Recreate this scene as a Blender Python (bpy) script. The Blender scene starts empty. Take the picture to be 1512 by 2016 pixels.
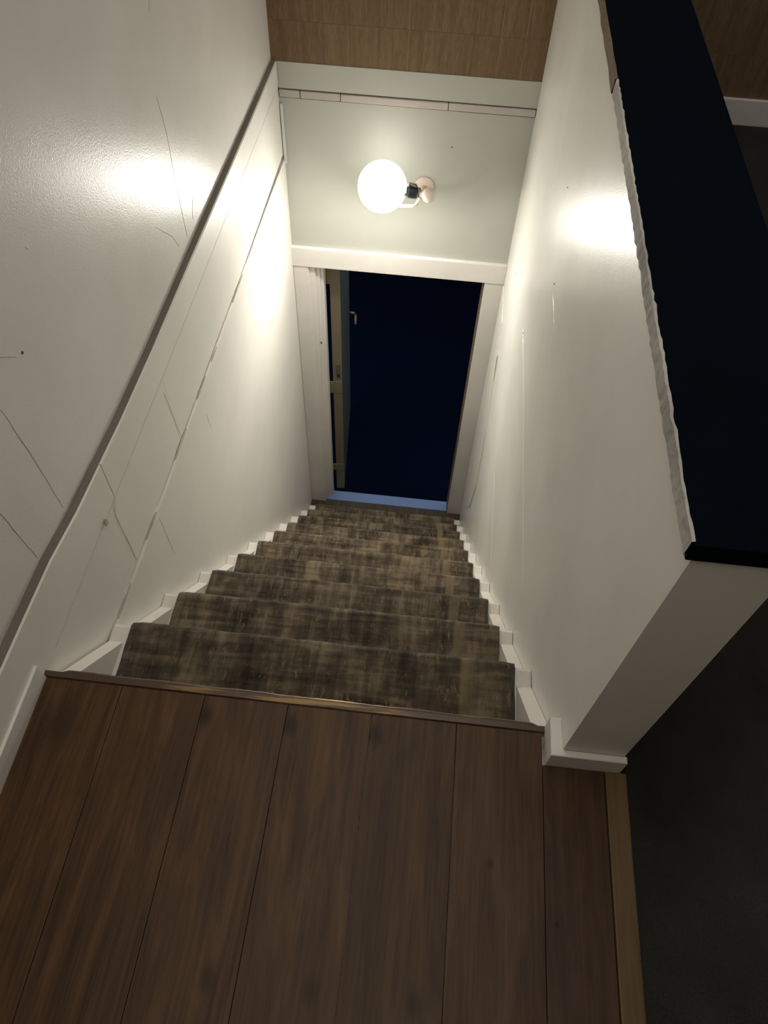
import bpy, bmesh, math, random
from mathutils import Vector, Matrix

SC = bpy.context.scene
COL = SC.collection
RNG = random.Random(7)

# ------------------------------------------------------------------ camera
cam_d = bpy.data.cameras.new('camera')
cam = bpy.data.objects.new('camera', cam_d)
COL.objects.link(cam)
R = [[0.9940341045, 0.1051491397, 0.0289802945],      # image right
     [0.1021598436, -0.8045227871, -0.5850696125],    # image down
     [-0.0382042591, 0.5845397707, -0.8104651079]]    # view direction
CAM = (0.59111873, -0.53081186, 1.37183038)
cam.matrix_world = Matrix(((R[0][0], -R[1][0], -R[2][0], CAM[0]),
                           (R[0][1], -R[1][1], -R[2][1], CAM[1]),
                           (R[0][2], -R[1][2], -R[2][2], CAM[2]),
                           (0, 0, 0, 1)))
cam_d.sensor_fit = 'VERTICAL'
cam_d.sensor_height = 36.0
cam_d.lens = 1477.38 * 36.0 / 2016.0
cam_d.clip_start = 0.02
SC.camera = cam

# ------------------------------------------------------------------ world, exposure
world = bpy.data.worlds.new('night')
SC.world = world
world.use_nodes = True
world.node_tree.nodes['Background'].inputs[0].default_value = (1.0, 0.95, 0.87, 1)
world.node_tree.nodes['Background'].inputs[1].default_value = 1.05
SC.view_settings.view_transform = 'Standard'
SC.view_settings.look = 'None'
SC.view_settings.gamma = 1.0
SC.view_settings.use_curve_mapping = False
SC.view_settings.exposure = 0.38
LAMP_STRENGTH = 150.0
LAMP_COLOR = (1.0, 0.96, 0.87)

# ------------------------------------------------------------------ material helpers
def nd(nt, typ, **kw):
    n = nt.nodes.new(typ)
    for k, v in kw.items():
        setattr(n, k, v)
    return n

def mat_base(name, color=(0.8, 0.8, 0.8), rough=0.5, spec=0.5):
    m = bpy.data.materials.new(name)
    m.use_nodes = True
    nt = m.node_tree
    b = nt.nodes['Principled BSDF']
    b.inputs['Base Color'].default_value = (*color, 1)
    b.inputs['Roughness'].default_value = rough
    b.inputs['Specular IOR Level'].default_value = spec
    return m, nt, b

def noise(nt, vec, scale, detail=3, rough=0.55, dist=0.0):
    n = nd(nt, 'ShaderNodeTexNoise')
    n.inputs['Scale'].default_value = scale
    n.inputs['Detail'].default_value = detail
    n.inputs['Roughness'].default_value = rough
    n.inputs['Distortion'].default_value = dist
    if vec is not None:
        nt.links.new(vec, n.inputs['Vector'])
    return n.outputs['Fac']

def mapping(nt, vec, scale=(1, 1, 1), loc=(0, 0, 0)):
    n = nd(nt, 'ShaderNodeMapping')
    n.inputs['Scale'].default_value = scale
    n.inputs['Location'].default_value = loc
    nt.links.new(vec, n.inputs['Vector'])
    return n.outputs['Vector']

def ramp(nt, fac, stops):
    n = nd(nt, 'ShaderNodeValToRGB')
    e = n.color_ramp.elements
    while len(e) < len(stops):
        e.new(0.5)
    for i, (p, c) in enumerate(stops):
        e[i].position = p
        e[i].color = (*c, 1) if len(c) == 3 else c
    nt.links.new(fac, n.inputs['Fac'])
    return n.outputs['Color']

def mix(nt, fac, a, b, mode='MIX'):
    n = nd(nt, 'ShaderNodeMix', data_type='RGBA', blend_type=mode)
    for sock, v in ((n.inputs[0], fac), (n.inputs[6], a), (n.inputs[7], b)):
        if isinstance(v, (int, float)):
            sock.default_value = v
        elif isinstance(v, tuple):
            sock.default_value = (*v, 1)
        else:
            nt.links.new(v, sock)
    return n.outputs[2]

def math_n(nt, op, a, b=0.0, c=0.0):
    n = nd(nt, 'ShaderNodeMath', operation=op)
    for i, v in enumerate((a, b, c)):
        if isinstance(v, (int, float)):
            n.inputs[i].default_value = v
        else:
            nt.links.new(v, n.inputs[i])
    return n.outputs[0]

def bump(nt, b, height, strength=0.3, dist=0.002, prev=None):
    n = nd(nt, 'ShaderNodeBump')
    n.inputs['Strength'].default_value = strength
    n.inputs['Distance'].default_value = dist
    nt.links.new(height, n.inputs['Height'])
    if prev is not None:
        nt.links.new(prev, n.inputs['Normal'])
    nt.links.new(n.outputs['Normal'], b.inputs['Normal'])
    return n.outputs['Normal']

def objco(nt):
    return nd(nt, 'ShaderNodeTexCoord').outputs['Object']

def paint(name, color, rough, spec=0.5, orange=0.25, oscale=260, blot=0.10, dist=0.0008, coat=0.0):
    """Hand-rolled wall paint: orange-peel relief and faint uneven tone."""
    m, nt, b = mat_base(name, color, rough, spec)
    o = objco(nt)
    f = noise(nt, o, 2.2, 4, 0.6)
    dark = tuple(c * (1 - blot * 1.6) for c in color)
    light = tuple(min(1, c * (1 + blot * 0.4)) for c in color)
    nt.links.new(ramp(nt, f, [(0.3, dark), (0.7, light)]), b.inputs['Base Color'])
    r = noise(nt, o, 6, 3)
    mr = nd(nt, 'ShaderNodeMapRange')
    mr.inputs[3].default_value = rough * 0.85
    mr.inputs[4].default_value = rough * 1.15
    nt.links.new(r, mr.inputs[0])
    nt.links.new(mr.outputs[0], b.inputs['Roughness'])
    n1 = bump(nt, b, noise(nt, o, oscale, 2, 0.5), orange, dist)
    bump(nt, b, noise(nt, o, 7, 3, 0.5), 0.04, 0.01, n1)
    if coat:
        b.inputs['Coat Weight'].default_value = coat
        b.inputs['Coat Roughness'].default_value = 0.25
    return m

def wood(name, dark, mid, light, rough=0.45, stretch=(7, 0.8, 7), scale=2.2, knots=(), spec=0.22, axis='Y', fine=0.35, vary=0.13, warp=2.4):
    m, nt, b = mat_base(name, mid, rough, spec)
    o = objco(nt)
    rnd = nd(nt, 'ShaderNodeObjectInfo').outputs['Random']
    cv = nd(nt, 'ShaderNodeCombineXYZ')
    nt.links.new(math_n(nt, 'MULTIPLY', rnd, 31.0), cv.inputs[2])
    nt.links.new(math_n(nt, 'MULTIPLY', rnd, 17.0), cv.inputs[1])
    add = nd(nt, 'ShaderNodeVectorMath', operation='ADD')
    nt.links.new(o, add.inputs[0])
    nt.links.new(cv.outputs[0], add.inputs[1])
    v = add.outputs[0]
    big = noise(nt, mapping(nt, v, stretch), scale, 4, 0.6, warp)
    fine_f = noise(nt, mapping(nt, v, tuple(s * 6 if s > 2 else s * 1.4 for s in stretch)), scale * 1.6, 3, 0.6)
    col = ramp(nt, big, [(0.28, dark), (0.5, mid), (0.74, light)])
    col = mix(nt, fine, col, ramp(nt, fine_f, [(0.3, dark), (0.7, light)]))
    tone = nd(nt, 'ShaderNodeMapRange')
    tone.inputs[3].default_value = 1 - vary
    tone.inputs[4].default_value = 1 + vary * 0.9
    nt.links.new(rnd, tone.inputs[0])
    sc = nd(nt, 'ShaderNodeVectorMath', operation='SCALE')
    nt.links.new(col, sc.inputs[0])
    nt.links.new(tone.outputs[0], sc.inputs['Scale'])
    col = sc.outputs[0]
    for (kx, ky, rx, ry, amt) in knots:
        s = nd(nt, 'ShaderNodeVectorMath', operation='SUBTRACT')
        nt.links.new(o, s.inputs[0]); s.inputs[1].default_value = (kx, ky, 0)
        sm = mapping(nt, s.outputs[0], (1 / rx, 1 / ry, 0))
        wob = noise(nt, mapping(nt, o, (60, 25, 0)), 1.0, 2)
        ln = nd(nt, 'ShaderNodeVectorMath', operation='LENGTH')
        nt.links.new(sm, ln.inputs[0])
        d = math_n(nt, 'ADD', ln.outputs['Value'], math_n(nt, 'MULTIPLY', wob, 0.5))
        f = nd(nt, 'ShaderNodeMapRange', interpolation_type='SMOOTHSTEP')
        f.inputs[1].default_value = 1.35; f.inputs[2].default_value = 0.35
        f.inputs[3].default_value = 0.0; f.inputs[4].default_value = amt
        nt.links.new(d, f.inputs[0])
        col = mix(nt, f.outputs[0], col, tuple(c * 0.35 for c in dark))
    nt.links.new(col, b.inputs['Base Color'])
    bump(nt, b, fine_f, 0.15, 0.0008)
    return m

M = {}
WHITE = (0.72, 0.69, 0.63)
M['wall_up'] = paint('upper_wall_paint', (0.75, 0.72, 0.68), 0.30, 0.16, 0.45, 320, 0.06, 0.0008)
M['wall_lo'] = paint('lower_wall_paint', (0.80, 0.775, 0.72), 0.42, 0.45, 0.18, 200, 0.06)
M['wall_rt'] = paint('half_wall_paint', (0.80, 0.785, 0.73), 0.33, 0.26, 0.20, 220, 0.06)
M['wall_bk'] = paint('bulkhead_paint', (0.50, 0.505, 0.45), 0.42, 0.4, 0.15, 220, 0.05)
M['trim'] = paint('trim_gloss_paint', (0.80, 0.77, 0.72), 0.34, 0.5, 0.12, 140, 0.08)
M['trim_old'] = paint('aged_trim_paint', (0.58, 0.53, 0.48), 0.42, 0.4, 0.25, 120, 0.18)
M['step_paint'] = paint('step_white_paint', (0.76, 0.71, 0.65), 0.40, 0.45, 0.2, 140, 0.10)
M['blocker_ceiling'] = paint('blocker_ceiling_paint', (0.80, 0.78, 0.74), 0.8, 0.2, 0.1, 200, 0.04)
M['room_wall'] = paint('landing_wall_paint', (0.45, 0.43, 0.40), 0.6, 0.3, 0.1, 200, 0.05)
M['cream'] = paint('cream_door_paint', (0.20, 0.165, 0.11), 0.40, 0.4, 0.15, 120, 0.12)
M['crack'] = mat_base('crack_line', (0.36, 0.31, 0.26), 0.9, 0.1)[0]  # grey-brown line colour for cracks and joints
M['core'] = mat_base('dark_recess', (0.10, 0.08, 0.06), 0.9, 0.1)[0]
M['gap'] = mat_base('old_caulk', (0.46, 0.38, 0.29), 0.9, 0.1)[0]
M['nail'] = mat_base('rusty_nail', (0.07, 0.055, 0.045), 0.7, 0.3)[0]
M['chip'] = paint('bare_plaster_chip', (0.60, 0.54, 0.46), 0.8, 0.2, 0.6, 90, 0.25)
M['wear'] = paint('bare_wood_chip', (0.30, 0.19, 0.09), 0.8, 0.2, 0.4, 90, 0.3)
PD, PM, PL = (0.029, 0.0122, 0.0042), (0.070, 0.0335, 0.0130), (0.128, 0.0705, 0.0300)
M['plank'] = wood('laminate_plank', PD, PM, PL, 0.42, knots=())
M['plank_knot'] = wood('laminate_plank_knotted', PD, PM, PL, 0.42, knots=((0.011, -0.050, 0.020, 0.030, 0.75), (0.115, -0.46, 0.018, 0.03, 0.55)))
M['plank_knot2'] = wood('laminate_plank_far_knots', PD, PM, PL, 0.42, knots=((0.068, -0.248, 0.008, 0.011, 0.8), (0.03, -0.50, 0.02, 0.03, 0.5)))
M['plank_knot3'] = wood('laminate_plank_side_knot', (0.030, 0.014, 0.006), (0.060, 0.029, 0.013), (0.09, 0.047, 0.022), 0.42, knots=((0.018, -0.328, 0.005, 0.008, 0.85),))
M['plank_dark'] = wood('laminate_plank_stained', PD, PM, PL, 0.42, knots=((0.065, -0.095, 0.052, 0.075, 0.5),))
M['edge_trim'] = wood('oak_edge_strip', (0.075, 0.045, 0.018), (0.13, 0.082, 0.036), (0.17, 0.11, 0.05), 0.45)
M['panel'] = wood('brown_wall_panel', (0.105, 0.066, 0.033), (0.175, 0.115, 0.060), (0.245, 0.172, 0.100), 0.6, (30, 30, 2.2), 1.6, axis='Z', fine=0.5, vary=0.03, warp=0.8)
M['panel_joint'] = mat_base('pale_joint_bead', (0.30, 0.21, 0.12), 0.6, 0.3)[0]
M['ledge_shade'] = paint('shaded_ledge_top', (0.20, 0.18, 0.15), 0.8, 0.15, 0.2, 90, 0.2)  # dark colour paints in the lamp's shadow band along the ledge
M['nosing'] = None
M['carpet_dark'] = paint('charcoal_carpet', (0.046, 0.046, 0.041), 0.95, 0.05, 1.0, 420, 0.35, 0.004)
M['sill'] = paint('blue_threshold', (0.16, 0.25, 0.50), 0.6, 0.3, 0.2, 90, 0.12)
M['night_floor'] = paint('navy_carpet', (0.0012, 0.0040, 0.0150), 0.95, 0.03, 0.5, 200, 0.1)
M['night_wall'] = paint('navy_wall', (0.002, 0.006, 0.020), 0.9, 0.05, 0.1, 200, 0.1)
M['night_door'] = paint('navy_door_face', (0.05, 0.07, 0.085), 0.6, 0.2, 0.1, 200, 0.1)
M['cap'] = paint('dark_shelf_top', (0.0008, 0.0030, 0.0068), 0.75, 0.04, 0.25, 120, 0.25)
M['cap_wood'] = wood('bare_shelf_edge', (0.10, 0.07, 0.04), (0.17, 0.12, 0.075), (0.24, 0.18, 0.12), 0.7)
M['plaster'] = paint('chipped_plaster', (0.58, 0.56, 0.51), 0.85, 0.2, 1.0, 70, 0.4, 0.003)
M['lamp_plastic'] = paint('lamp_cream_plastic', (0.66, 0.56, 0.48), 0.40, 0.4, 0.05, 100, 0.06)
M['lamp_dark'] = mat_base('lamp_dark_plastic', (0.012, 0.018, 0.026), 0.45, 0.4)[0]
M['lamp_metal'] = mat_base('lamp_steel', (0.30, 0.26, 0.22), 0.35, 0.5)[0]
M['lamp_metal'].node_tree.nodes['Principled BSDF'].inputs['Metallic'].default_value = 0.8
M['steel'] = mat_base('dull_steel', (0.22, 0.19, 0.16), 0.45, 0.5)[0]
M['steel'].node_tree.nodes['Principled BSDF'].inputs['Metallic'].default_value = 0.7

def make_nosing():
    m, nt, b = mat_base('worn_nosing', (0.045, 0.026, 0.016), 0.36, 0.5)
    o = objco(nt)
    f = noise(nt, mapping(nt, o, (7, 140, 60)), 1.0, 4, 0.6)
    x = nd(nt, 'ShaderNodeSeparateXYZ'); nt.links.new(o, x.inputs[0])
    # worn gold patches, with a golden highlight painted in towards the middle
    d = math_n(nt, 'ABSOLUTE', math_n(nt, 'SUBTRACT', x.outputs[0], 0.47))
    mid = nd(nt, 'ShaderNodeMapRange'); mid.inputs[1].default_value = 0.42; mid.inputs[2].default_value = 0.05
    mid.inputs[3].default_value = -0.16; mid.inputs[4].default_value = 0.06
    nt.links.new(d, mid.inputs[0])
    fac = ramp(nt, math_n(nt, 'ADD', f, mid.outputs[0]), [(0.50, (0, 0, 0)), (0.60, (1, 1, 1))])
    nt.links.new(mix(nt, fac, (0.070, 0.036, 0.018), (0.24, 0.145, 0.055)), b.inputs['Base Color'])
    nt.links.new(math_n(nt, 'MULTIPLY', fac, 0.45), b.inputs['Metallic'])
    bump(nt, b, f, 0.4, 0.002)
    return m
M['nosing'] = make_nosing()

def make_runner():
    """Distressed brown runner: lengthwise streaks, blotches and short gold flecks."""
    m, nt, b = mat_base('runner_pile', (0.08, 0.06, 0.04), 0.95, 0.08)
    uv = nd(nt, 'ShaderNodeTexCoord').outputs['UV']      # u across, v along, metres
    streak = noise(nt, mapping(nt, uv, (30, 3.2, 1)), 1.0, 4, 0.65, 0.4)
    cross = noise(nt, mapping(nt, uv, (5, 42, 1)), 1.0, 3, 0.6, 0.5)
    blotch = noise(nt, mapping(nt, uv, (9, 7, 1)), 1.0, 4, 0.6)
    fleck = noise(nt, mapping(nt, uv, (70, 26, 1)), 1.0, 3, 0.7)
    pile = noise(nt, uv, 420, 2, 0.6)
    s = math_n(nt, 'ADD', math_n(nt, 'MULTIPLY', streak, 0.34), math_n(nt, 'MULTIPLY', blotch, 0.38))
    s = math_n(nt, 'ADD', s, math_n(nt, 'MULTIPLY', cross, 0.28))
    col = ramp(nt, s, [(0.40, (0.022, 0.016, 0.011)), (0.50, (0.082, 0.062, 0.041)), (0.60, (0.205, 0.160, 0.105))])
    col = mix(nt, ramp(nt, fleck, [(0.57, (0, 0, 0)), (0.70, (0.7, 0.7, 0.7))]), col, (0.24, 0.18, 0.09))
    # one lighter lengthwise band towards the right edge, broken by wear
    sx = nd(nt, 'ShaderNodeSeparateXYZ'); nt.links.new(uv, sx.inputs[0])
    d = math_n(nt, 'ABSOLUTE', math_n(nt, 'SUBTRACT', sx.outputs[0], 0.752))
    band = ramp(nt, d, [(0.013, (1, 1, 1)), (0.018, (0, 0, 0))])
    wear = ramp(nt, noise(nt, mapping(nt, uv, (8, 2.2, 1)), 1.0, 2), [(0.35, (0, 0, 0)), (0.55, (0.65, 0.65, 0.65))])
    bw = mix(nt, 1.0, band, wear, 'MULTIPLY')
    col = mix(nt, bw, col, (0.20, 0.155, 0.085))
    col = mix(nt, 0.45, col, mix(nt, pile, (0.2, 0.2, 0.2), (1.0, 1.0, 1.0)), 'MULTIPLY')
    sc = nd(nt, 'ShaderNodeVectorMath', operation='SCALE'); sc.inputs['Scale'].default_value = 1.35
    nt.links.new(col, sc.inputs[0])
    nt.links.new(sc.outputs[0], b.inputs['Base Color'])
    b.inputs['Sheen Weight'].default_value = 0.18
    b.inputs['Sheen Roughness'].default_value = 0.5
    n1 = bump(nt, b, pile, 0.8, 0.004)
    bump(nt, b, fleck, 0.3, 0.004, n1)
    return m
M['runner'] = make_runner()

bulb_m = bpy.data.materials.new('bulb_glow')
bulb_m.use_nodes = True
_b = bulb_m.node_tree.nodes['Principled BSDF']
_b.inputs['Base Color'].default_value = (0.9, 0.9, 0.88, 1)
_b.inputs['Emission Color'].default_value = (*LAMP_COLOR, 1)
_b.inputs['Emission Strength'].default_value = LAMP_STRENGTH
M['bulb'] = bulb_m
bulb_k = bulb_m.copy(); bulb_k.name = 'bulb_glow_dim'
bulb_k.node_tree.nodes['Principled BSDF'].inputs['Emission Strength'].default_value = LAMP_STRENGTH * 0.018
M['bulb_back'] = bulb_k

# ------------------------------------------------------------------ geometry helpers
def box(bm, x0, x1, y0, y1, z0, z1, bev=0.0):
    vs = [bm.verts.new(p) for p in ((x0, y0, z0), (x1, y0, z0), (x1, y1, z0), (x0, y1, z0),
                                    (x0, y0, z1), (x1, y0, z1), (x1, y1, z1), (x0, y1, z1))]
    fs = [bm.faces.new([vs[i] for i in f]) for f in ((3, 2, 1, 0), (4, 5, 6, 7), (0, 1, 5, 4), (1, 2, 6, 5), (2, 3, 7, 6), (3, 0, 4, 7))]
    if bev:
        es = {e for f in fs for e in f.edges}
        bmesh.ops.bevel(bm, geom=list(es), offset=bev, segments=2, profile=0.7, affect='EDGES')
    return bm

def prism_x(bm, prof, x0, x1):
    """Extrude a (y, z) outline along x."""
    a = [bm.verts.new((x0, y, z)) for y, z in prof]
    b = [bm.verts.new((x1, y, z)) for y, z in prof]
    n = len(prof)
    for i in range(n):
        bm.faces.new((a[i], a[(i + 1) % n], b[(i + 1) % n], b[i]))
    bm.faces.new(a[::-1]); bm.faces.new(b)

def revolve(bm, prof, center, axis, seg=24):
    """Turn (r, t) profile about a direction through center."""
    ax = Vector(axis).normalized()
    u = ax.orthogonal().normalized(); v = ax.cross(u)
    rings = []
    for r, t in prof:
        c = Vector(center) + ax * t
        if r < 1e-6:
            rings.append([bm.verts.new(c)])
        else:
            rings.append([bm.verts.new(c + (u * math.cos(2 * math.pi * i / seg) + v * math.sin(2 * math.pi * i / seg)) * r) for i in range(seg)])
    for A, B in zip(rings, rings[1:]):
        for i in range(seg):
            j = (i + 1) % seg
            if len(A) == 1 and len(B) == 1: continue
            if len(A) == 1: bm.faces.new((A[0], B[i], B[j]))
            elif len(B) == 1: bm.faces.new((A[i], A[j], B[0]))
            else: bm.faces.new((A[i], A[j], B[j], B[i]))

def tube(bm, pts, r, seg=10):
    rings = []
    for i, p in enumerate(pts):
        p = Vector(p)
        d = (Vector(pts[min(i + 1, len(pts) - 1)]) - Vector(pts[max(i - 1, 0)])).normalized()
        u = d.orthogonal().normalized(); v = d.cross(u)
        rings.append([bm.verts.new(p + (u * math.cos(2 * math.pi * k / seg) + v * math.sin(2 * math.pi * k / seg)) * r) for k in range(seg)])
    for A, B in zip(rings, rings[1:]):
        for i in range(seg):
            bm.faces.new((A[i], A[(i + 1) % seg], B[(i + 1) % seg], B[i]))
    bm.faces.new(rings[0][::-1]); bm.faces.new(rings[-1])

def obj(name, bm, mat, parent=None, origin=None, smooth=False):
    bmesh.ops.recalc_face_normals(bm, faces=bm.faces[:])
    me = bpy.data.meshes.new(name)
    if origin is not None:
        bmesh.ops.translate(bm, verts=bm.verts[:], vec=-Vector(origin))
    bm.to_mesh(me); bm.free()
    me.materials.append(mat)
    o = bpy.data.objects.new(name, me)
    if origin is not None:
        o.location = origin
    if smooth:
        for p in me.polygons: p.use_smooth = True
    COL.objects.link(o)
    if parent is not None:
        o.parent = parent
        if origin is not None and parent.location.length > 0:
            o.location = Vector(origin) - parent.location
    return o

def nb(): return bmesh.new()

def struct(o):
    o['kind'] = 'structure'
    return o

def empty(name, loc, label=None, cat=None, kind=None):
    o = bpy.data.objects.new(name, None)
    o.location = loc
    o.empty_display_size = 0.1
    COL.objects.link(o)
    if label: o['label'] = label
    if cat: o['category'] = cat
    if kind: o['kind'] = kind
    bpy.context.view_layer.update()
    return o

def part_local(name, bm, mat, parent, smooth=False):
    """A part built in world coordinates and hung on a parent that stands elsewhere."""
    bmesh.ops.translate(bm, verts=bm.verts[:], vec=-Vector(parent.location))
    return obj(name, bm, mat, parent, None, smooth)

def crack(parent, pts, w=0.0012, face='x+', mat='crack', name='crack'):
    """A hairline crack: jagged thin sliver lying on a wall face (points are (x, y, z))."""
    bm = nb()
    up = []
    rr = random.Random(len(pts) * 13 + int(pts[0][1] * 1000))
    fine = []
    for a, b in zip(pts, pts[1:]):
        n = max(2, int((Vector(b) - Vector(a)).length / 0.02))
        for i in range(n):
            p = Vector(a).lerp(Vector(b), i / n)
            if i: p += Vector((0, rr.uniform(-1, 1), rr.uniform(-1, 1))) * 0.0012
            fine.append(p)
    fine.append(Vector(pts[-1]))
    d = 0.0006 if face == 'x+' else -0.0006
    w *= 0.75
    rows = []
    for i, p in enumerate(fine):
        t = (fine[min(i + 1, len(fine) - 1)] - fine[max(i - 1, 0)]).normalized()
        s = Vector((0, -t.z, t.y))
        ww = w * (0.35 + 0.65 * math.sin(math.pi * (i + 0.6) / (len(fine) + 0.2))) * rr.uniform(0.7, 1.2)
        rows.append((bm.verts.new(p + s * ww), bm.verts.new(p + Vector((d, 0, 0))), bm.verts.new(p - s * ww)))
    for A, B in zip(rows, rows[1:]):
        bm.faces.new((A[0], A[1], B[1], B[0])); bm.faces.new((A[1], A[2], B[2], B[1]))
    return obj(name, bm, M[mat], parent)

# ------------------------------------------------------------------ measures (metres)
XL, XR = -0.081, 0.899          # stairwell faces
XU = -0.101                     # upper left wall face
YF = 2.390                      # far wall
RISE, RUN = 0.2593, 0.2312
Y1, Z1 = 0.2354, -0.2187
N = 10
ZB = -2.600                     # bottom floor
ZC = 2.25                       # top of walls, added overhead slab
YB = -1.35                       # added blocker wall behind
XE = 2.6                        # added blocker wall, far right

# ------------------------------------------------------------------ structure: floor of landing
floor = struct(obj('floor', box(nb(), XL - 0.10, 1.03, YB, -0.072, -0.20, -0.012), M['wall_lo']))
edges = [XL - 0.002, 0.0737, 0.2337, 0.3937, 0.5537, 0.7137, 0.8737, 0.985]
mats = ['plank_dark', 'plank', 'plank_knot', 'plank_knot', 'plank_knot', 'plank_knot2', 'plank_knot3']
for i in range(7):
    y1 = -0.012 if i < 6 else -0.071
    bm = nb(); box(bm, edges[i] + 0.0006, edges[i + 1] - 0.0006, YB, y1, -0.012, 0.0, 0.0009)
    obj('plank', bm, M[mats[i]], floor, (edges[i], 0, 0))
bm = nb(); box(bm, 0.986, 1.024, YB, -0.071, -0.012, 0.004, 0.0025)
obj('edge_strip', bm, M['edge_trim'], floor)

# nosing of the landing, two lips: flat plank end strip and rounded worn front
bm = nb()
prof = [(-0.0115, 0.0005), (-0.010, 0.0035), (0.0005, 0.0040), (0.0005, -0.020), (-0.0115, -0.020)]
prism_x(bm, prof, XL - 0.006, 0.8795)
nos = struct(obj('trim_1', bm, M['nosing'], origin=(0, 0, 0)))
bm = nb()
secs = []
n = 96
for i in range(n + 1):
    x = -0.048 + i / n * 0.912
    d = 0.0085 + 0.0007 * math.sin(i * 0.37) + RNG.uniform(-0.0005, 0.0005)
    if i in (0, n): d *= 0.5
    ring = []
    for a in range(7):
        t = -math.pi / 2 + math.pi * a / 6
        ring.append(bm.verts.new((x, 0.0005 + d * math.cos(t), -0.006 + 0.0078 * math.sin(t) + RNG.uniform(-0.0005, 0.0005))))
    secs.append(ring)
for A, B in zip(secs, secs[1:]):
    for k in range(6):
        bm.faces.new((A[k], A[k + 1], B[k + 1], B[k]))
bm.faces.new(secs[0]); bm.faces.new(secs[-1][::-1])
obj('rounded_lip', bm, M['nosing'], nos, smooth=True)

# carpeted floor right of the half wall
cf = struct(obj('floor.carpet', box(nb(), 1.024, XE, YB, YF, -0.20, 0.0), M['carpet_dark']))
cf.name = 'floor_carpeted'

# ------------------------------------------------------------------ left wall: upper part, base board, lower lining
wl = struct(obj('wall_left', box(nb(), -0.30, XU, YB, YF, -0.02, ZC), M['wall_up']))
for pts, w in (([(XU, 1.2136, 0.506), (XU, 1.228, 0.414), (XU, 1.221, 0.308), (XU, 1.221, 0.130)], 0.0016),
               ([(XU, 1.03, 0.285), (XU, 1.12, 0.20), (XU, 1.15, 0.15)], 0.0010),
               ([(XU, 0.245, 0.50), (XU, 0.262, 0.444), (XU, 0.2735, 0.3136), (XU, 0.2806, 0.15)], 0.0012),
               ([(XU, 0.12, 0.40), (XU, 0.1405, 0.3168), (XU, 0.1556, 0.16)], 0.0014),
               ([(XU, 1.335, 0.215), (XU, 1.30, 0.165), (XU, 1.29, 0.14)], 0.0011),
               ([(XU, 0.30, 0.53), (XU, 0.355, 0.48)], 0.0008),
               ([(XU, 1.35, 0.80), (XU, 1.33, 0.72), (XU, 1.27, 0.66)], 0.0009)):
    crack(wl, pts, w)
for (y, z, r, m) in ((0.374, 0.473, 0.0032, 'nail'), (0.504, 0.590, 0.0022, 'trim'), (1.346, 0.595, 0.002, 'trim')):
    bm = nb(); revolve(bm, [(r, 0), (r * 0.8, 0.0012), (0, 0.0016)], (XU, y, z), (1, 0, 0), 10)
    obj('nail_head', bm, M[m], wl)

# base board whose top makes the ledge; it rises slightly toward the landing
ledge = [(YB, 0.156), (-0.1, 0.154), (0.04, 0.151), (0.16, 0.147), (0.29, 0.127), (0.42, 0.118), (0.56, 0.108), (0.80, 0.100), (1.27, 0.098), (1.92, 0.090), (YF, 0.088)]
def ledge_piece(y0, y1, zb, mat, parent):
    def zt(y):
        for (a, za), (b, zb_) in zip(ledge, ledge[1:]):
            if a <= y <= b: return za + (zb_ - za) * (y - a) / (b - a)
        return 0.1
    ys = [y0] + [a for a, _ in ledge if y0 < a < y1] + [y1]
    bm = nb()
    rows = []
    for y in ys:
        z = zt(y)
        rows.append([bm.verts.new(p) for p in ((XU - 0.05, y, zb), (XL, y, zb), (XL, y, z - 0.003), (XL - 0.003, y, z), (XU - 0.05, y, z + 0.0))])
    for A, B in zip(rows, rows[1:]):
        for k in range(5):
            bm.faces.new((A[k], A[(k + 1) % 5], B[(k + 1) % 5], B[k]))
    bm.faces.new(rows[0][::-1]); bm.faces.new(rows[-1])
    return obj('board', bm, mat, parent)
bl = empty('baseboard_left', (0, 0, 0), kind='structure')
ledge_piece(YB, 0.4205, 0.0, M['wall_lo'], bl)
ledge_piece(0.4220, YF, 0.0, M['wall_lo'], bl)
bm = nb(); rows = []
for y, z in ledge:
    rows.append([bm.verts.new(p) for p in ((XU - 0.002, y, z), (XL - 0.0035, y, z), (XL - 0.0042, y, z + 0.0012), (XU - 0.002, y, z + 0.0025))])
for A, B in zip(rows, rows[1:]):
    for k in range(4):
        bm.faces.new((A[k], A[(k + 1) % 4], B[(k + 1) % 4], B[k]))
e0 = obj('ledge_shade', bm, M['ledge_shade'], bl); e0['label'] = 'grey-brown strip of painted shade on top of the board'
crack(bl, [(XL, 0.422, 0.118), (XL, 0.421, 0.01)], 0.0013)
# caulk line between ledge and upper wall, brown where it has opened
crack(bl, [(XU + 0.001, 0.42, 0.1235), (XU + 0.001, 0.25, 0.135), (XU + 0.001, 0.05, 0.153), (XU + 0.001, -0.10, 0.156)], 0.0016, name='caulk_line')

# low skirting on the landing in front of it
sk = empty('baseboard_landing', (0, 0, 0), kind='structure')
bm = nb(); box(bm, XL - 0.004, XL + 0.006, YB, -0.0125, 0.0, 0.053, 0.0015)
obj('skirting_board', bm, M['trim'], sk)

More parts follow.
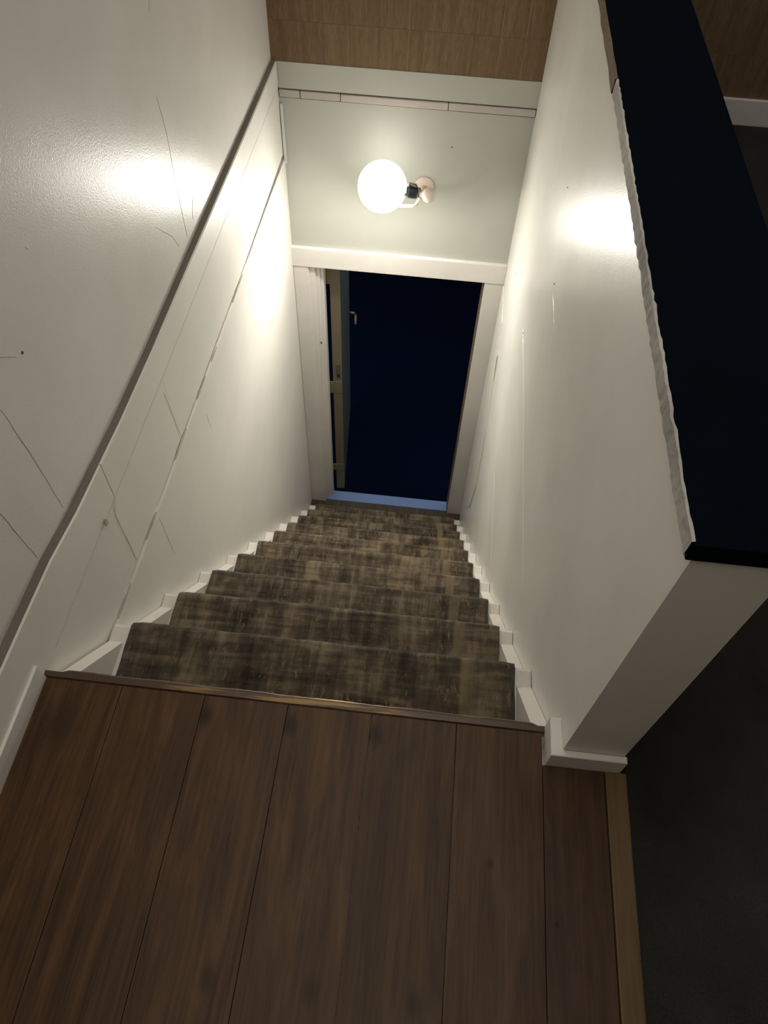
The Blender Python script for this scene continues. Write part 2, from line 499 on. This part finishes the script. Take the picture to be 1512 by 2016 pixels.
# lining below the landing level: joist board, then plaster
ll = empty('wall_stairwell', (0, 0, 0), kind='structure')
cuts = [0.0, 0.4005, 0.8105, YF]
for a, b in zip(cuts, cuts[1:]):
    bm = nb(); box(bm, XL - 0.10, XL - 0.0012, a + 0.0005, b - 0.0005, -0.262, 0.0005)
    obj('lining_board', bm, M['wall_lo'], ll)
bm = nb()
zl = lambda y: -0.235 - 0.022 * min(1, y / 1.3) - 0.030 * max(0, (y - 1.3)) / 1.1
ys = [0.0] + [i * 0.04 for i in range(1, 60)] + [YF]
rows = []
for i, y in enumerate(ys):
    j = RNG.uniform(-0.0022, 0.0022)
    rows.append([bm.verts.new(p) for p in ((XL - 0.10, y, ZB - 0.2), (XL + 0.003, y, ZB - 0.2), (XL + 0.003, y, zl(y) - 0.012 + j), (XL + 0.0008, y, zl(y) + j), (XL - 0.10, y, zl(y) + j))])
for A, B in zip(rows, rows[1:]):
    for k in range(5):
        bm.faces.new((A[k], A[(k + 1) % 5], B[(k + 1) % 5], B[k]))
bm.faces.new(rows[0][::-1]); bm.faces.new(rows[-1])
obj('plaster_panel', bm, M['wall_lo'], ll)
# brown gap along the plaster top and chips of old filler on it
crack(ll, [(XL, y, zl(y) + 0.002) for y in (0.22, 0.5, 0.75, 1.0, 1.3, 1.6, 2.0, YF - 0.01)], 0.0019, mat='gap', name='open_joint')
crack(ll, [(XL, y, 0.0008) for y in (0.05, 0.5, 1.0, 1.5, 2.0, YF - 0.01)], 0.0010, name='open_joint')
for (y0, y1, dz, w) in ((1.44, 1.60, -0.002, 0.005), (0.98, 1.08, 0.000, 0.004), (0.74, 0.86, 0.001, 0.005), (1.15, 1.22, -0.004, 0.004), (0.47, 0.56, 0.0, 0.003), (0.24, 0.34, 0.0, 0.004)):
    bm = nb(); top = []; bot = []
    k = 9
    for i in range(k + 1):
        y = y0 + (y1 - y0) * i / k
        t = w * math.sin(math.pi * (i + 0.4) / (k + 0.8)) * RNG.uniform(0.5, 1.3)
        top.append((y, zl(y) + dz + t)); bot.append((y, zl(y) + dz - t * 0.8))
    out = top + bot[::-1]
    a = [bm.verts.new((XL + 0.001, y, z)) for y, z in out]; b2 = [bm.verts.new((XL + 0.0038, y, z)) for y, z in out]
    nn = len(out)
    for i in range(nn): bm.faces.new((a[i], a[(i + 1) % nn], b2[(i + 1) % nn], b2[i]))
    bm.faces.new(b2); bm.faces.new(a[::-1])
    obj('filler_chip', bm, M['chip'], ll)
for pts, w in (([(XL, 0.421, 0.0), (XL, 0.396, -0.034), (XL, 0.403, -0.233)], 0.0009),
               ([(XL, 0.794, -0.04), (XL, 0.8185, -0.235)], 0.0009),
               ([(XL + 0.003, 0.560, -0.274), (XL + 0.003, 0.570, -0.46)], 0.0009),
               ([(XL + 0.003, 1.02, -0.36), (XL + 0.003, 1.03, -0.43)], 0.0009)):
    crack(ll, pts, w)
bm = nb()   # peeling fleck of paint
for p in ((0.352, 0.012), (0.358, 0.004), (0.357, -0.008), (0.349, -0.009), (0.347, 0.000)):
    bm.verts.new((XL + 0.002, p[0], p[1] + 0.002))
bm.faces.new(bm.verts[:]); r = bmesh.ops.extrude_face_region(bm, geom=bm.faces[:])
bmesh.ops.translate(bm, verts=[v for v in r['geom'] if isinstance(v, bmesh.types.BMVert)], vec=(0.003, 0, 0))
obj('paint_fleck', bm, M['chip'], ll)
# white bead in the far corner
bm = nb(); box(bm, XL + 0.002, XL + 0.012, YF - 0.012, YF - 0.001, -0.30, -0.062, 0.002)
BEAD = bm

# ------------------------------------------------------------------ right half wall with its dark shelf top
wr = struct(obj('wall_right', box(nb(), XR, 1.008, -0.058, YF, -0.25, 0.692), M['wall_rt']))
bm = nb()
box(bm, XR, 1.008, 0.0, YF, ZB - 0.2, -0.25)
obj('lower_wall', bm, M['wall_rt'], wr)
# ridges left by plaster board joints
for pts, w in (([(XR, 0.50, -0.327), (XR, 0.83, -0.3226), (XR, 1.10, -0.309), (XR, 1.50, -0.311)], 0.0022),
               ([(XR, 1.00, -0.984), (XR, 1.404, -0.9595)], 0.003),
               ([(XR, 1.50, -1.672), (XR, 1.973, -1.807)], 0.004),
               ([(XR, 0.98, 0.113), (XR, 1.17, 0.126)], 0.0016)):
    crack(wr, pts, w, 'x-', 'trim', 'paint_ridge')
# patched plaster that stands slightly proud
bm = nb()
prof = [(YF - 0.03, -0.78), (2.12, -0.80), (2.02, -1.0), (1.90, -1.30), (1.86, -1.65), (1.95, -1.95), (2.15, -2.20), (YF - 0.03, -2.35)]
prism_pts = [(y, z) for y, z in prof]
prism_x(bm, prism_pts, XR - 0.004, XR + 0.002)
bmesh.ops.bevel(bm, geom=bm.edges[:], offset=0.0025, segments=2, affect='EDGES')
obj('plaster_patch', bm, M['wall_rt'], wr)
crack(wr, [(XR - 0.004, 2.055, -0.93), (XR - 0.004, 2.03, -0.985), (XR - 0.004, 2.005, -1.04)], 0.006, 'x-', 'wear', 'worn_patch')
for (y, z, r) in ((1.475, -0.305, 0.003), (2.02, -0.47, 0.003), (1.148, 0.14, 0.003), (1.30, 0.32, 0.0018)):
    bm = nb(); revolve(bm, [(r, 0), (r * 0.7, 0.0014), (0, 0.0018)], (XR, y, z), (-1, 0, 0), 8)
    obj('nail_head', bm, M['nail'], wr)
# skirting returning around the wall end
bw = empty('baseboard_right', (0, 0, 0), kind='structure')
bm = nb()
o_ = [(0.878, -0.0005), (0.878, -0.0705), (1.0125, -0.0705), (1.0125, -0.058), (0.8985, -0.058), (0.8985, -0.0005)]
a = [bm.verts.new((x, y, 0.0)) for x, y in o_]; b2 = [bm.verts.new((x, y, 0.055)) for x, y in o_]
for i in range(6): bm.faces.new((a[i], a[(i + 1) % 6], b2[(i + 1) % 6], b2[i]))
bm.faces.new(a[::-1]); bm.faces.new(b2)
bmesh.ops.bevel(bm, geom=[e for e in bm.edges if all(v.co.z > 0.05 for v in e.verts)], offset=0.0015, segments=1, affect='EDGES')
obj('skirting_board', bm, M['trim'], bw)
crack_bm = nb(); box(crack_bm, 0.902, 1.006, -0.0592, -0.0575, 0.0548, 0.0562)
obj('open_joint', crack_bm, M['crack'], bw)

cap = empty('shelf_board', (0.99, -0.058, 0.692), 'long near-black shelf board lying on top of the white half wall', 'shelf')
bm = nb(); box(bm, 0.8885, 1.079, -0.064, YF - 0.022, 0.692, 0.722, 0.004)
part_local('board', bm, M['cap'], cap)
def ragged(y0, y1, step, z0, z1, mat, name, jit, x=0.8885, dep=0.004):
    bm = nb(); rows = []
    n = max(2, int((y1 - y0) / step))
    for i in range(n + 1):
        y = y0 + (y1 - y0) * i / n
        zt = z1 + RNG.uniform(-jit, jit * 0.3); zb = z0 + RNG.uniform(-jit * 0.2, jit); dx = dep * RNG.uniform(0.6, 1.3)
        ex = x + RNG.uniform(0, jit * 0.8)
        rows.append([bm.verts.new(p) for p in ((x + 0.002, y, zb), (x - dx, y, zb + 0.001), (x - dx * RNG.uniform(0.5, 1.1), y, (zb + zt) / 2), (x - dx * 0.8, y, zt), (ex, y, zt + 0.0012))])
    for A, B in zip(rows, rows[1:]):
        for k in range(4): bm.faces.new((A[k], A[k + 1], B[k + 1], B[k]))
    o = part_local(name, bm, mat, cap)
    return o
e1 = ragged(0.985, YF - 0.03, 0.05, 0.694, 0.7225, M['cap_wood'], 'bare_edge', 0.0012)
e1['label'] = 'bare brown wooden edge'
e2 = ragged(-0.060, 0.98, 0.012, 0.6945, 0.7230, M['plaster'], 'plaster_edge', 0.0024, dep=0.003)
e2['label'] = 'chipped grey plaster edge'

# ------------------------------------------------------------------ far wall: bulkhead, trim, baseboard, brown panelling
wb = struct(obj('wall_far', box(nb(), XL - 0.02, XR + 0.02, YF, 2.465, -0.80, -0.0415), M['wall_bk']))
bm = nb(); box(bm, XL - 0.03, XE, YF + 0.012, 2.5, -0.06, ZC)
obj('wall_core', bm, M['core'], wb)
obj('corner_bead', BEAD, M['trim'], wb)
bm = nb(); revolve(bm, [(0.003, 0), (0.002, 0.001), (0, 0.0015)], (0.5976, YF, -0.18), (0, -1, 0), 8)
obj('nail_head', bm, M['nail'], wb)
# thin batten pieces below the baseboard
bx = [XL + 0.001, 0.0015, 0.1570, 0.5680, XR - 0.001]
tb = empty('trim_2', (0, 0, 0), kind='structure')
for i, (a, b) in enumerate(zip(bx, bx[1:])):
    bm = nb(); box(bm, a + 0.0012, b - 0.0012, YF - 0.007 + 0.001 * (i % 2), YF + 0.012, -0.0372, -0.0112, 0.003)
    obj('batten', bm, M['trim_old'], tb)
bf = empty('baseboard_far', (0, 0, 0), kind='structure')
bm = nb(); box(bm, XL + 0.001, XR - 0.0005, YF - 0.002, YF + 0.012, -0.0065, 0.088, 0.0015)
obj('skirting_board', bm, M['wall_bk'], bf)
bm = nb(); box(bm, 1.008, XE, YF - 0.016, YF + 0.012, 0.0, 0.088, 0.0015)
obj('skirting_board', bm, M['trim'], bf)
wp = empty('wall_panelling', (0, 0, 0), kind='structure')
px = [XU, 0.0, 0.098, 0.195, 0.300, 0.405, 0.520, 0.635, 0.730, 0.818, XR]
x = XR
while x < XE - 0.01:
    x = min(x + 0.22, XE); px.append(x)
px[-1] = XE
for r0, r1 in ((0.089, 0.2258), (0.2262, 1.20), (1.2004, ZC)):
    for a, b in zip(px, px[1:]):
        bm = nb(); box(bm, a + 0.0002, b - 0.0002, YF + RNG.uniform(0.0, 0.0006), YF + 0.011, r0, r1, 0.0004)
        obj('panel_board', bm, M['panel'], wp, (a, YF, r0))
for jx in (0.405, 0.730, 0.818):
    obj('joint_bead', box(nb(), jx - 0.0011, jx + 0.0011, YF - 0.0012, YF + 0.004, 0.089, ZC), M['panel_joint'], wp)

# ------------------------------------------------------------------ door at the foot of the stairs
dr = empty('door_1', (0, 0, 0), kind='structure')
bm = nb(); box(bm, XL + 0.002, XR - 0.0005, YF - 0.019, YF + 0.004, -0.787, -0.690, 0.0025)
obj('head_casing', bm, M['trim'], dr)
bm = nb()
v = [(-0.078, -0.787), (-0.006, -0.787), (0.016, ZB), (-0.078, ZB)]
a = [bm.verts.new((x, YF - 0.013, z)) for x, z in v]; b2 = [bm.verts.new((x, YF + 0.012, z)) for x, z in v]
for i in range(4): bm.faces.new((a[i], a[(i + 1) % 4], b2[(i + 1) % 4], b2[i]))
bm.faces.new(a); bm.faces.new(b2[::-1])
bmesh.ops.bevel(bm, geom=[e for e in bm.edges if abs(e.verts[0].co.z - e.verts[1].co.z) > 1], offset=0.003, segments=2, affect='EDGES')
obj('side_casing', bm, M['trim'], dr)
bm = nb(); box(bm, 0.812, XR - 0.0005, YF - 0.013, YF + 0.012, ZB, -0.787, 0.003)
obj('side_casing', bm, M['trim'], dr)
# stepped left jamb
for (x0, x1, ya, yb) in ((-0.02, 0.022, YF + 0.002, 2.47), (0.020, 0.040, YF + 0.016, 2.47), (0.038, 0.056, YF + 0.028, 2.472)):
    bm = nb(); box(bm, x0, x1, ya, yb, ZB, -0.787, 0.0025)
    obj('jamb_board', bm, M['trim'], dr)
bm = nb(); box(bm, 0.806, 0.86, YF + 0.002, 2.475, ZB, -0.787, 0.0025)
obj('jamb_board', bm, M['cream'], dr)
bm = nb(); box(bm, 0.028, 0.036, YF + 0.0145, YF + 0.0165, -1.275, -1.262)
obj('keeper_plate', bm, M['steel'], dr)
bm = nb(); box(bm, 0.0, 0.82, YF + 0.001, 2.466, ZB - 0.06, ZB + 0.004, 0.003)
obj('threshold', bm, M['sill'], dr)
# the leaf stands open into the dark room; its cream edge faces the stairs
HX, HY = 0.0735, 2.482
leaf = empty('door_leaf', (HX, HY, 0), None, None)
leaf.parent = dr
leaf.rotation_euler = (0, 0, math.radians(4.5))
def lp(name, x0, x1, y0, y1, z0, z1, mat, bev=0.002, parent=leaf):
    bm = nb(); box(bm, x0, x1, y0, y1, z0, z1, bev)
    return obj(name, bm, M[mat], parent)
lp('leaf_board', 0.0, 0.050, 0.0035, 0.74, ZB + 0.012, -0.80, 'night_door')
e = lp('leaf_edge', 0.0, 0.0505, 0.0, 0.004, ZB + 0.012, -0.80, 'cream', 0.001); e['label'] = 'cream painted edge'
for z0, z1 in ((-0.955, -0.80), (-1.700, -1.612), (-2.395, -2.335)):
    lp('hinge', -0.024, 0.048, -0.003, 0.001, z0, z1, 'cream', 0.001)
lp('latch_plate', 0.018, 0.042, -0.0025, 0.001, -1.585, -1.485, 'steel', 0.0005)
lp('latch_hole', 0.024, 0.037, -0.0032, -0.0015, -1.578, -1.552, 'lamp_dark', 0.0)
bm = nb(); tube(bm, [(0.050, 0.60, -1.62), (0.090, 0.60, -1.62), (0.098, 0.58, -1.62), (0.098, 0.50, -1.62)], 0.008)
obj('door_handle', bm, M['steel'], leaf, smooth=True)

# dark room behind the door
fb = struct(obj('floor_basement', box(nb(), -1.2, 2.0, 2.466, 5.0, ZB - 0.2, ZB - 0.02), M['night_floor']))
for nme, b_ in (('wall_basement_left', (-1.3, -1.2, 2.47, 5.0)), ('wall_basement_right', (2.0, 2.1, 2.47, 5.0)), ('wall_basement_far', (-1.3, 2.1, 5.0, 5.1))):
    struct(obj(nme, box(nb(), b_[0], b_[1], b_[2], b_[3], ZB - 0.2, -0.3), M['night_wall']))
# bottom floor strip
struct(obj('floor_bottom', box(nb(), XL - 0.02, XR + 0.02, 2.18, YF + 0.001, ZB - 0.2, ZB + 0.001), wood('dark_floor_board', (0.03, 0.022, 0.016), (0.055, 0.042, 0.032), (0.085, 0.066, 0.05), 0.7)))

# ------------------------------------------------------------------ staircase
st = empty('staircase', (0.41, 0.1, ZB), 'steep white painted wooden staircase going down between the walls', 'staircase')
noseW = lambda k: Y1 + (k - 1) * RUN - 0.0098
topW = lambda k: Z1 - (k - 1) * RISE - 0.0098
def tread_bm(k):
    y1, z = noseW(k), topW(k)
    y0 = y1 - 0.066 - 0.10
    t = 0.034 if k < N else 0.030
    prof = [(y0, z), (y1 - 0.010, z), (y1 - 0.003, z - 0.003), (y1, z - 0.010), (y1, z - t + 0.010), (y1 - 0.004, z - t + 0.003), (y1 - 0.010, z - t), (y0, z - t)]
    bm = nb(); prism_x(bm, prof, XL + 0.0045, XR - 0.0015)
    return bm
for k in range(1, N + 1):
    part_local('tread', tread_bm(k), M['step_paint'], st)
for k in range(0, N):
    y = (noseW(k) - 0.0505) if k else -0.054
    zt = (topW(k) - 0.033) if k else -0.021
    bm = nb(); box(bm, XL + 0.0045, XR - 0.0015, y - 0.014, y, topW(k + 1) - 0.0, zt)
    part_local('riser', bm, M['step_paint'], st)
sl = -RISE / RUN
def zs(y): return Z1 - 0.004 + (y - 0.172) * sl
for xa, xb in ((XL + 0.0045, XL + 0.036), (XR - 0.034, XR - 0.001)):
    prof = [(0.006, zs(0.006)), (2.30, zs(2.30)), (2.30, ZB), (2.06, ZB), (0.006, zs(0.006) - 0.30)]
    prof = [(y, max(z, ZB + 0.001)) for y, z in prof]
    bm = nb(); prism_x(bm, prof, xa, xb)
    part_local('stringer', bm, M['step_paint'], st)

# ------------------------------------------------------------------ carpet runner, one ribbon over every step
run = empty('carpet_runner', (0.41, 0.1, Z1), 'brown distressed patterned carpet runner covering the middle of the stairs', 'carpet')
def ribbon_path():
    pts = []
    RN = 0.017
    y = -0.043
    pts += [(y, -0.030), (y, -0.10), (y, Z1 + 0.02)]
    for k in range(1, N + 1):
        yk = Y1 + (k - 1) * RUN; zk = Z1 - (k - 1) * RISE
        y0 = (Y1 + (k - 2) * RUN - 0.05) if k > 1 else -0.043
        pts += [(y0 + 0.004, zk + 0.004), (y0 + 0.02, zk)]
        m = 8
        for i in range(1, m + 1):
            yy = y0 + 0.02 + (yk - RN - y0 - 0.02) * i / m
            pts.append((yy, zk))
        for a in range(1, 6):
            t = math.pi / 2 - math.pi / 2 * a / 5
            pts.append((yk - RN + RN * math.cos(t), zk - RN + RN * math.sin(t)))
        if k < N:
            pts += [(yk - 0.001, zk - 0.048), (yk - 0.006, zk - 0.056), (yk - 0.044, zk - 0.058), (yk - 0.05, zk - 0.12), (yk - 0.05, zk - RISE + 0.02)]
    return pts
path = ribbon_path()
bm = nb()
uvl = bm.loops.layers.uv.new('UVMap')
NX = 44
CLX, CRX = -0.0385, 0.861
off_l = [0.0, 0.004, 0.001, -0.002, -0.001, 0.000, 0.002, 0.002, 0.001, 0.000, 0.000]
off_r = [0.0, -0.003, 0.001, 0.003, 0.000, 0.001, 0.003, 0.004, -0.001, -0.002, -0.001]
s = 0; arc = []
for i, p in enumerate(path):
    if i: s += math.dist(p, path[i - 1])
    arc.append(s)
grid_o, grid_i = [], []
for i, p in enumerate(path):
    a = path[max(i - 1, 0)]; b = path[min(i + 1, len(path) - 1)]
    t = Vector((b[0] - a[0], b[1] - a[1])).normalized(); nrm = Vector((-t.y, t.x))
    if nrm.y < 0 and abs(nrm.y) > 0.999: nrm = -nrm
    k = min(N, max(1, int(round((Z1 - p[1]) / RISE)) + 1))
    xl = CLX + off_l[k] + 0.0012 * math.sin(s * 9 + i); xr = CRX + 0.3 * off_r[k] + 0.0008 * math.sin(i * 1.7)
    ro, ri = [], []
    for j in range(NX + 1):
        x = xl + (xr - xl) * j / NX
        h = RNG.uniform(-0.0011, 0.0011)
        edge = min(j, NX - j)
        dz = -0.003 if edge == 0 else 0.0
        ro.append(bm.verts.new((x, p[0] + nrm.x * (h + dz), p[1] + nrm.y * (h + dz))))
        ri.append(bm.verts.new((x, p[0] - nrm.x * 0.0085, p[1] - nrm.y * 0.0085)))
    grid_o.append(ro); grid_i.append(ri)
def quad(vs, uvs):
    f = bm.faces.new(vs)
    for l, u in zip(f.loops, uvs): l[uvl].uv = u
    f.smooth = True
for i in range(len(path) - 1):
    for j in range(NX):
        u0, u1 = grid_o[i][j].co.x, grid_o[i][j + 1].co.x
        quad((grid_o[i][j], grid_o[i][j + 1], grid_o[i + 1][j + 1], grid_o[i + 1][j]), ((u0, arc[i]), (u1, arc[i]), (u1, arc[i + 1]), (u0, arc[i + 1])))
    for j in (0, NX):
        u0 = grid_o[i][j].co.x
        quad((grid_o[i][j], grid_o[i + 1][j], grid_i[i + 1][j], grid_i[i][j]), ((u0, arc[i]), (u0, arc[i + 1]), (u0 + 0.005, arc[i + 1]), (u0 + 0.005, arc[i])))
    for j in range(NX):
        quad((grid_i[i][j], grid_i[i + 1][j], grid_i[i + 1][j + 1], grid_i[i][j + 1]), ((0, arc[i]), (0, arc[i + 1]), (0.1, arc[i + 1]), (0.1, arc[i])))
for e_ in (0, -1):
    for j in range(NX):
        u = grid_o[e_][j].co.x
        quad((grid_o[e_][j], grid_o[e_][j + 1], grid_i[e_][j + 1], grid_i[e_][j]), ((u, arc[e_]), (u + 0.02, arc[e_]), (u + 0.02, arc[e_]), (u, arc[e_])))
part_local('pile', bm, M['runner'], run)

# ------------------------------------------------------------------ wall lamp
lamp = empty('wall_lamp', (0.47, YF, -0.36), 'glowing bare bulb on a bracketed cream wall lamp above the door', 'lamp')
BLB = Vector((0.343, 2.200, -0.258)); LR = 0.096
SKT = Vector((0.452, 2.206, -0.272))
ax = (BLB - SKT).normalized()
bm = nb(); revolve(bm, [(0, 0), (0.040, 0), (0.040, 0.006), (0.034, 0.012), (0.012, 0.014), (0, 0.014)], (0.500, YF, -0.350), (0, -1, 0), 28)
part_local('wall_plate', bm, M['lamp_plastic'], lamp, True)
bm = nb(); tube(bm, [(0.500, YF - 0.012, -0.350), (0.500, YF - 0.10, -0.345), (0.497, YF - 0.150, -0.318), (0.492, 2.212, -0.290)], 0.0085)
part_local('arm', bm, M['lamp_plastic'], lamp, True)
bm = nb(); revolve(bm, [(0, -0.016), (0.017, -0.016), (0.0255, -0.008), (0.0275, 0.002), (0.0265, 0.013), (0.022, 0.018), (0.012, 0.0205), (0, 0.021)], (0.5255, 2.198, -0.276), (0.12, -0.84, 0.52), 28)
part_local('knob', bm, M['lamp_plastic'], lamp, True)
bm = nb(); tube(bm, [(0.478, 2.206, -0.272), (0.515, 2.203, -0.276)], 0.013, 14)
part_local('knob_neck', bm, M['lamp_plastic'], lamp, True)
bm = nb()
revolve(bm, [(0, -0.030), (0.021, -0.030), (0.024, -0.022), (0.024, 0.004), (0.020, 0.010), (0, 0.010)], SKT, ax, 24)
part_local('socket', bm, M['lamp_dark'], lamp, True)
bm = nb()
revolve(bm, [(0.0, 0.008), (0.017, 0.008), (0.019, 0.014), (0.021, 0.028), (0.0, 0.028)], SKT, ax, 24)
part_local('bulb_base', bm, M['lamp_metal'], lamp, True)
# bracket of two bent bars
bm = nb(); tube(bm, [(0.413, 2.198, -0.332), (0.465, 2.198, -0.327), (0.480, 2.198, -0.318), (0.489, 2.200, -0.300), (0.492, 2.203, -0.280)], 0.0062, 10)
part_local('bracket', bm, M['lamp_plastic'], lamp, True)
bm = nb(); tube(bm, [(0.492, 2.203, -0.275), (0.488, 2.200, -0.254), (0.474, 2.198, -0.240), (0.450, 2.198, -0.236), (0.438, 2.198, -0.246)], 0.0066, 10)
part_local('bracket', bm, M['lamp_metal'], lamp, True)
bm = nb(); revolve(bm, [(0, 0), (0.008, 0), (0.008, 0.008), (0.006, 0.010), (0, 0.010)], (0.430, 2.178, -0.268), (0, -0.9, 0.4), 12)
part_local('screw_head', bm, M['lamp_metal'], lamp, True)

# opal globe bulb: brightest over the front cap, glowing more weakly behind
aim = Vector((-0.05, -0.80, -0.56)).normalized()
CAP = math.radians(54)
bm = nb()
revolve(bm, [(LR * math.sin(CAP * i / 10), LR * math.cos(CAP * i / 10)) for i in range(11)], BLB, aim, 40)
part_local('bulb', bm, M['bulb'], lamp, True)
bm = nb()
revolve(bm, [(LR * math.sin(CAP + (math.pi - CAP) * i / 14), LR * math.cos(CAP + (math.pi - CAP) * i / 14)) for i in range(15)], BLB, aim, 40)
part_local('bulb_back', bm, M['bulb_back'], lamp, True)

# ------------------------------------------------------------------ unseen walls and overhead slab, added to block ambient light
struct(obj('blocker_wall_back', box(nb(), -0.30, XE + 0.1, YB - 0.1, YB, -0.2, ZC), M['panel']))  # added out of view, cuts ambient light from behind
struct(obj('blocker_wall_east', box(nb(), XE, XE + 0.1, YB, 2.5, -0.2, ZC), M['panel']))
struct(obj('blocker_ceiling', box(nb(), 1.45, XE + 0.1, YB - 0.1, 2.5, ZC, ZC + 0.1), M['blocker_ceiling']))  # added out of view over the right side to dim it
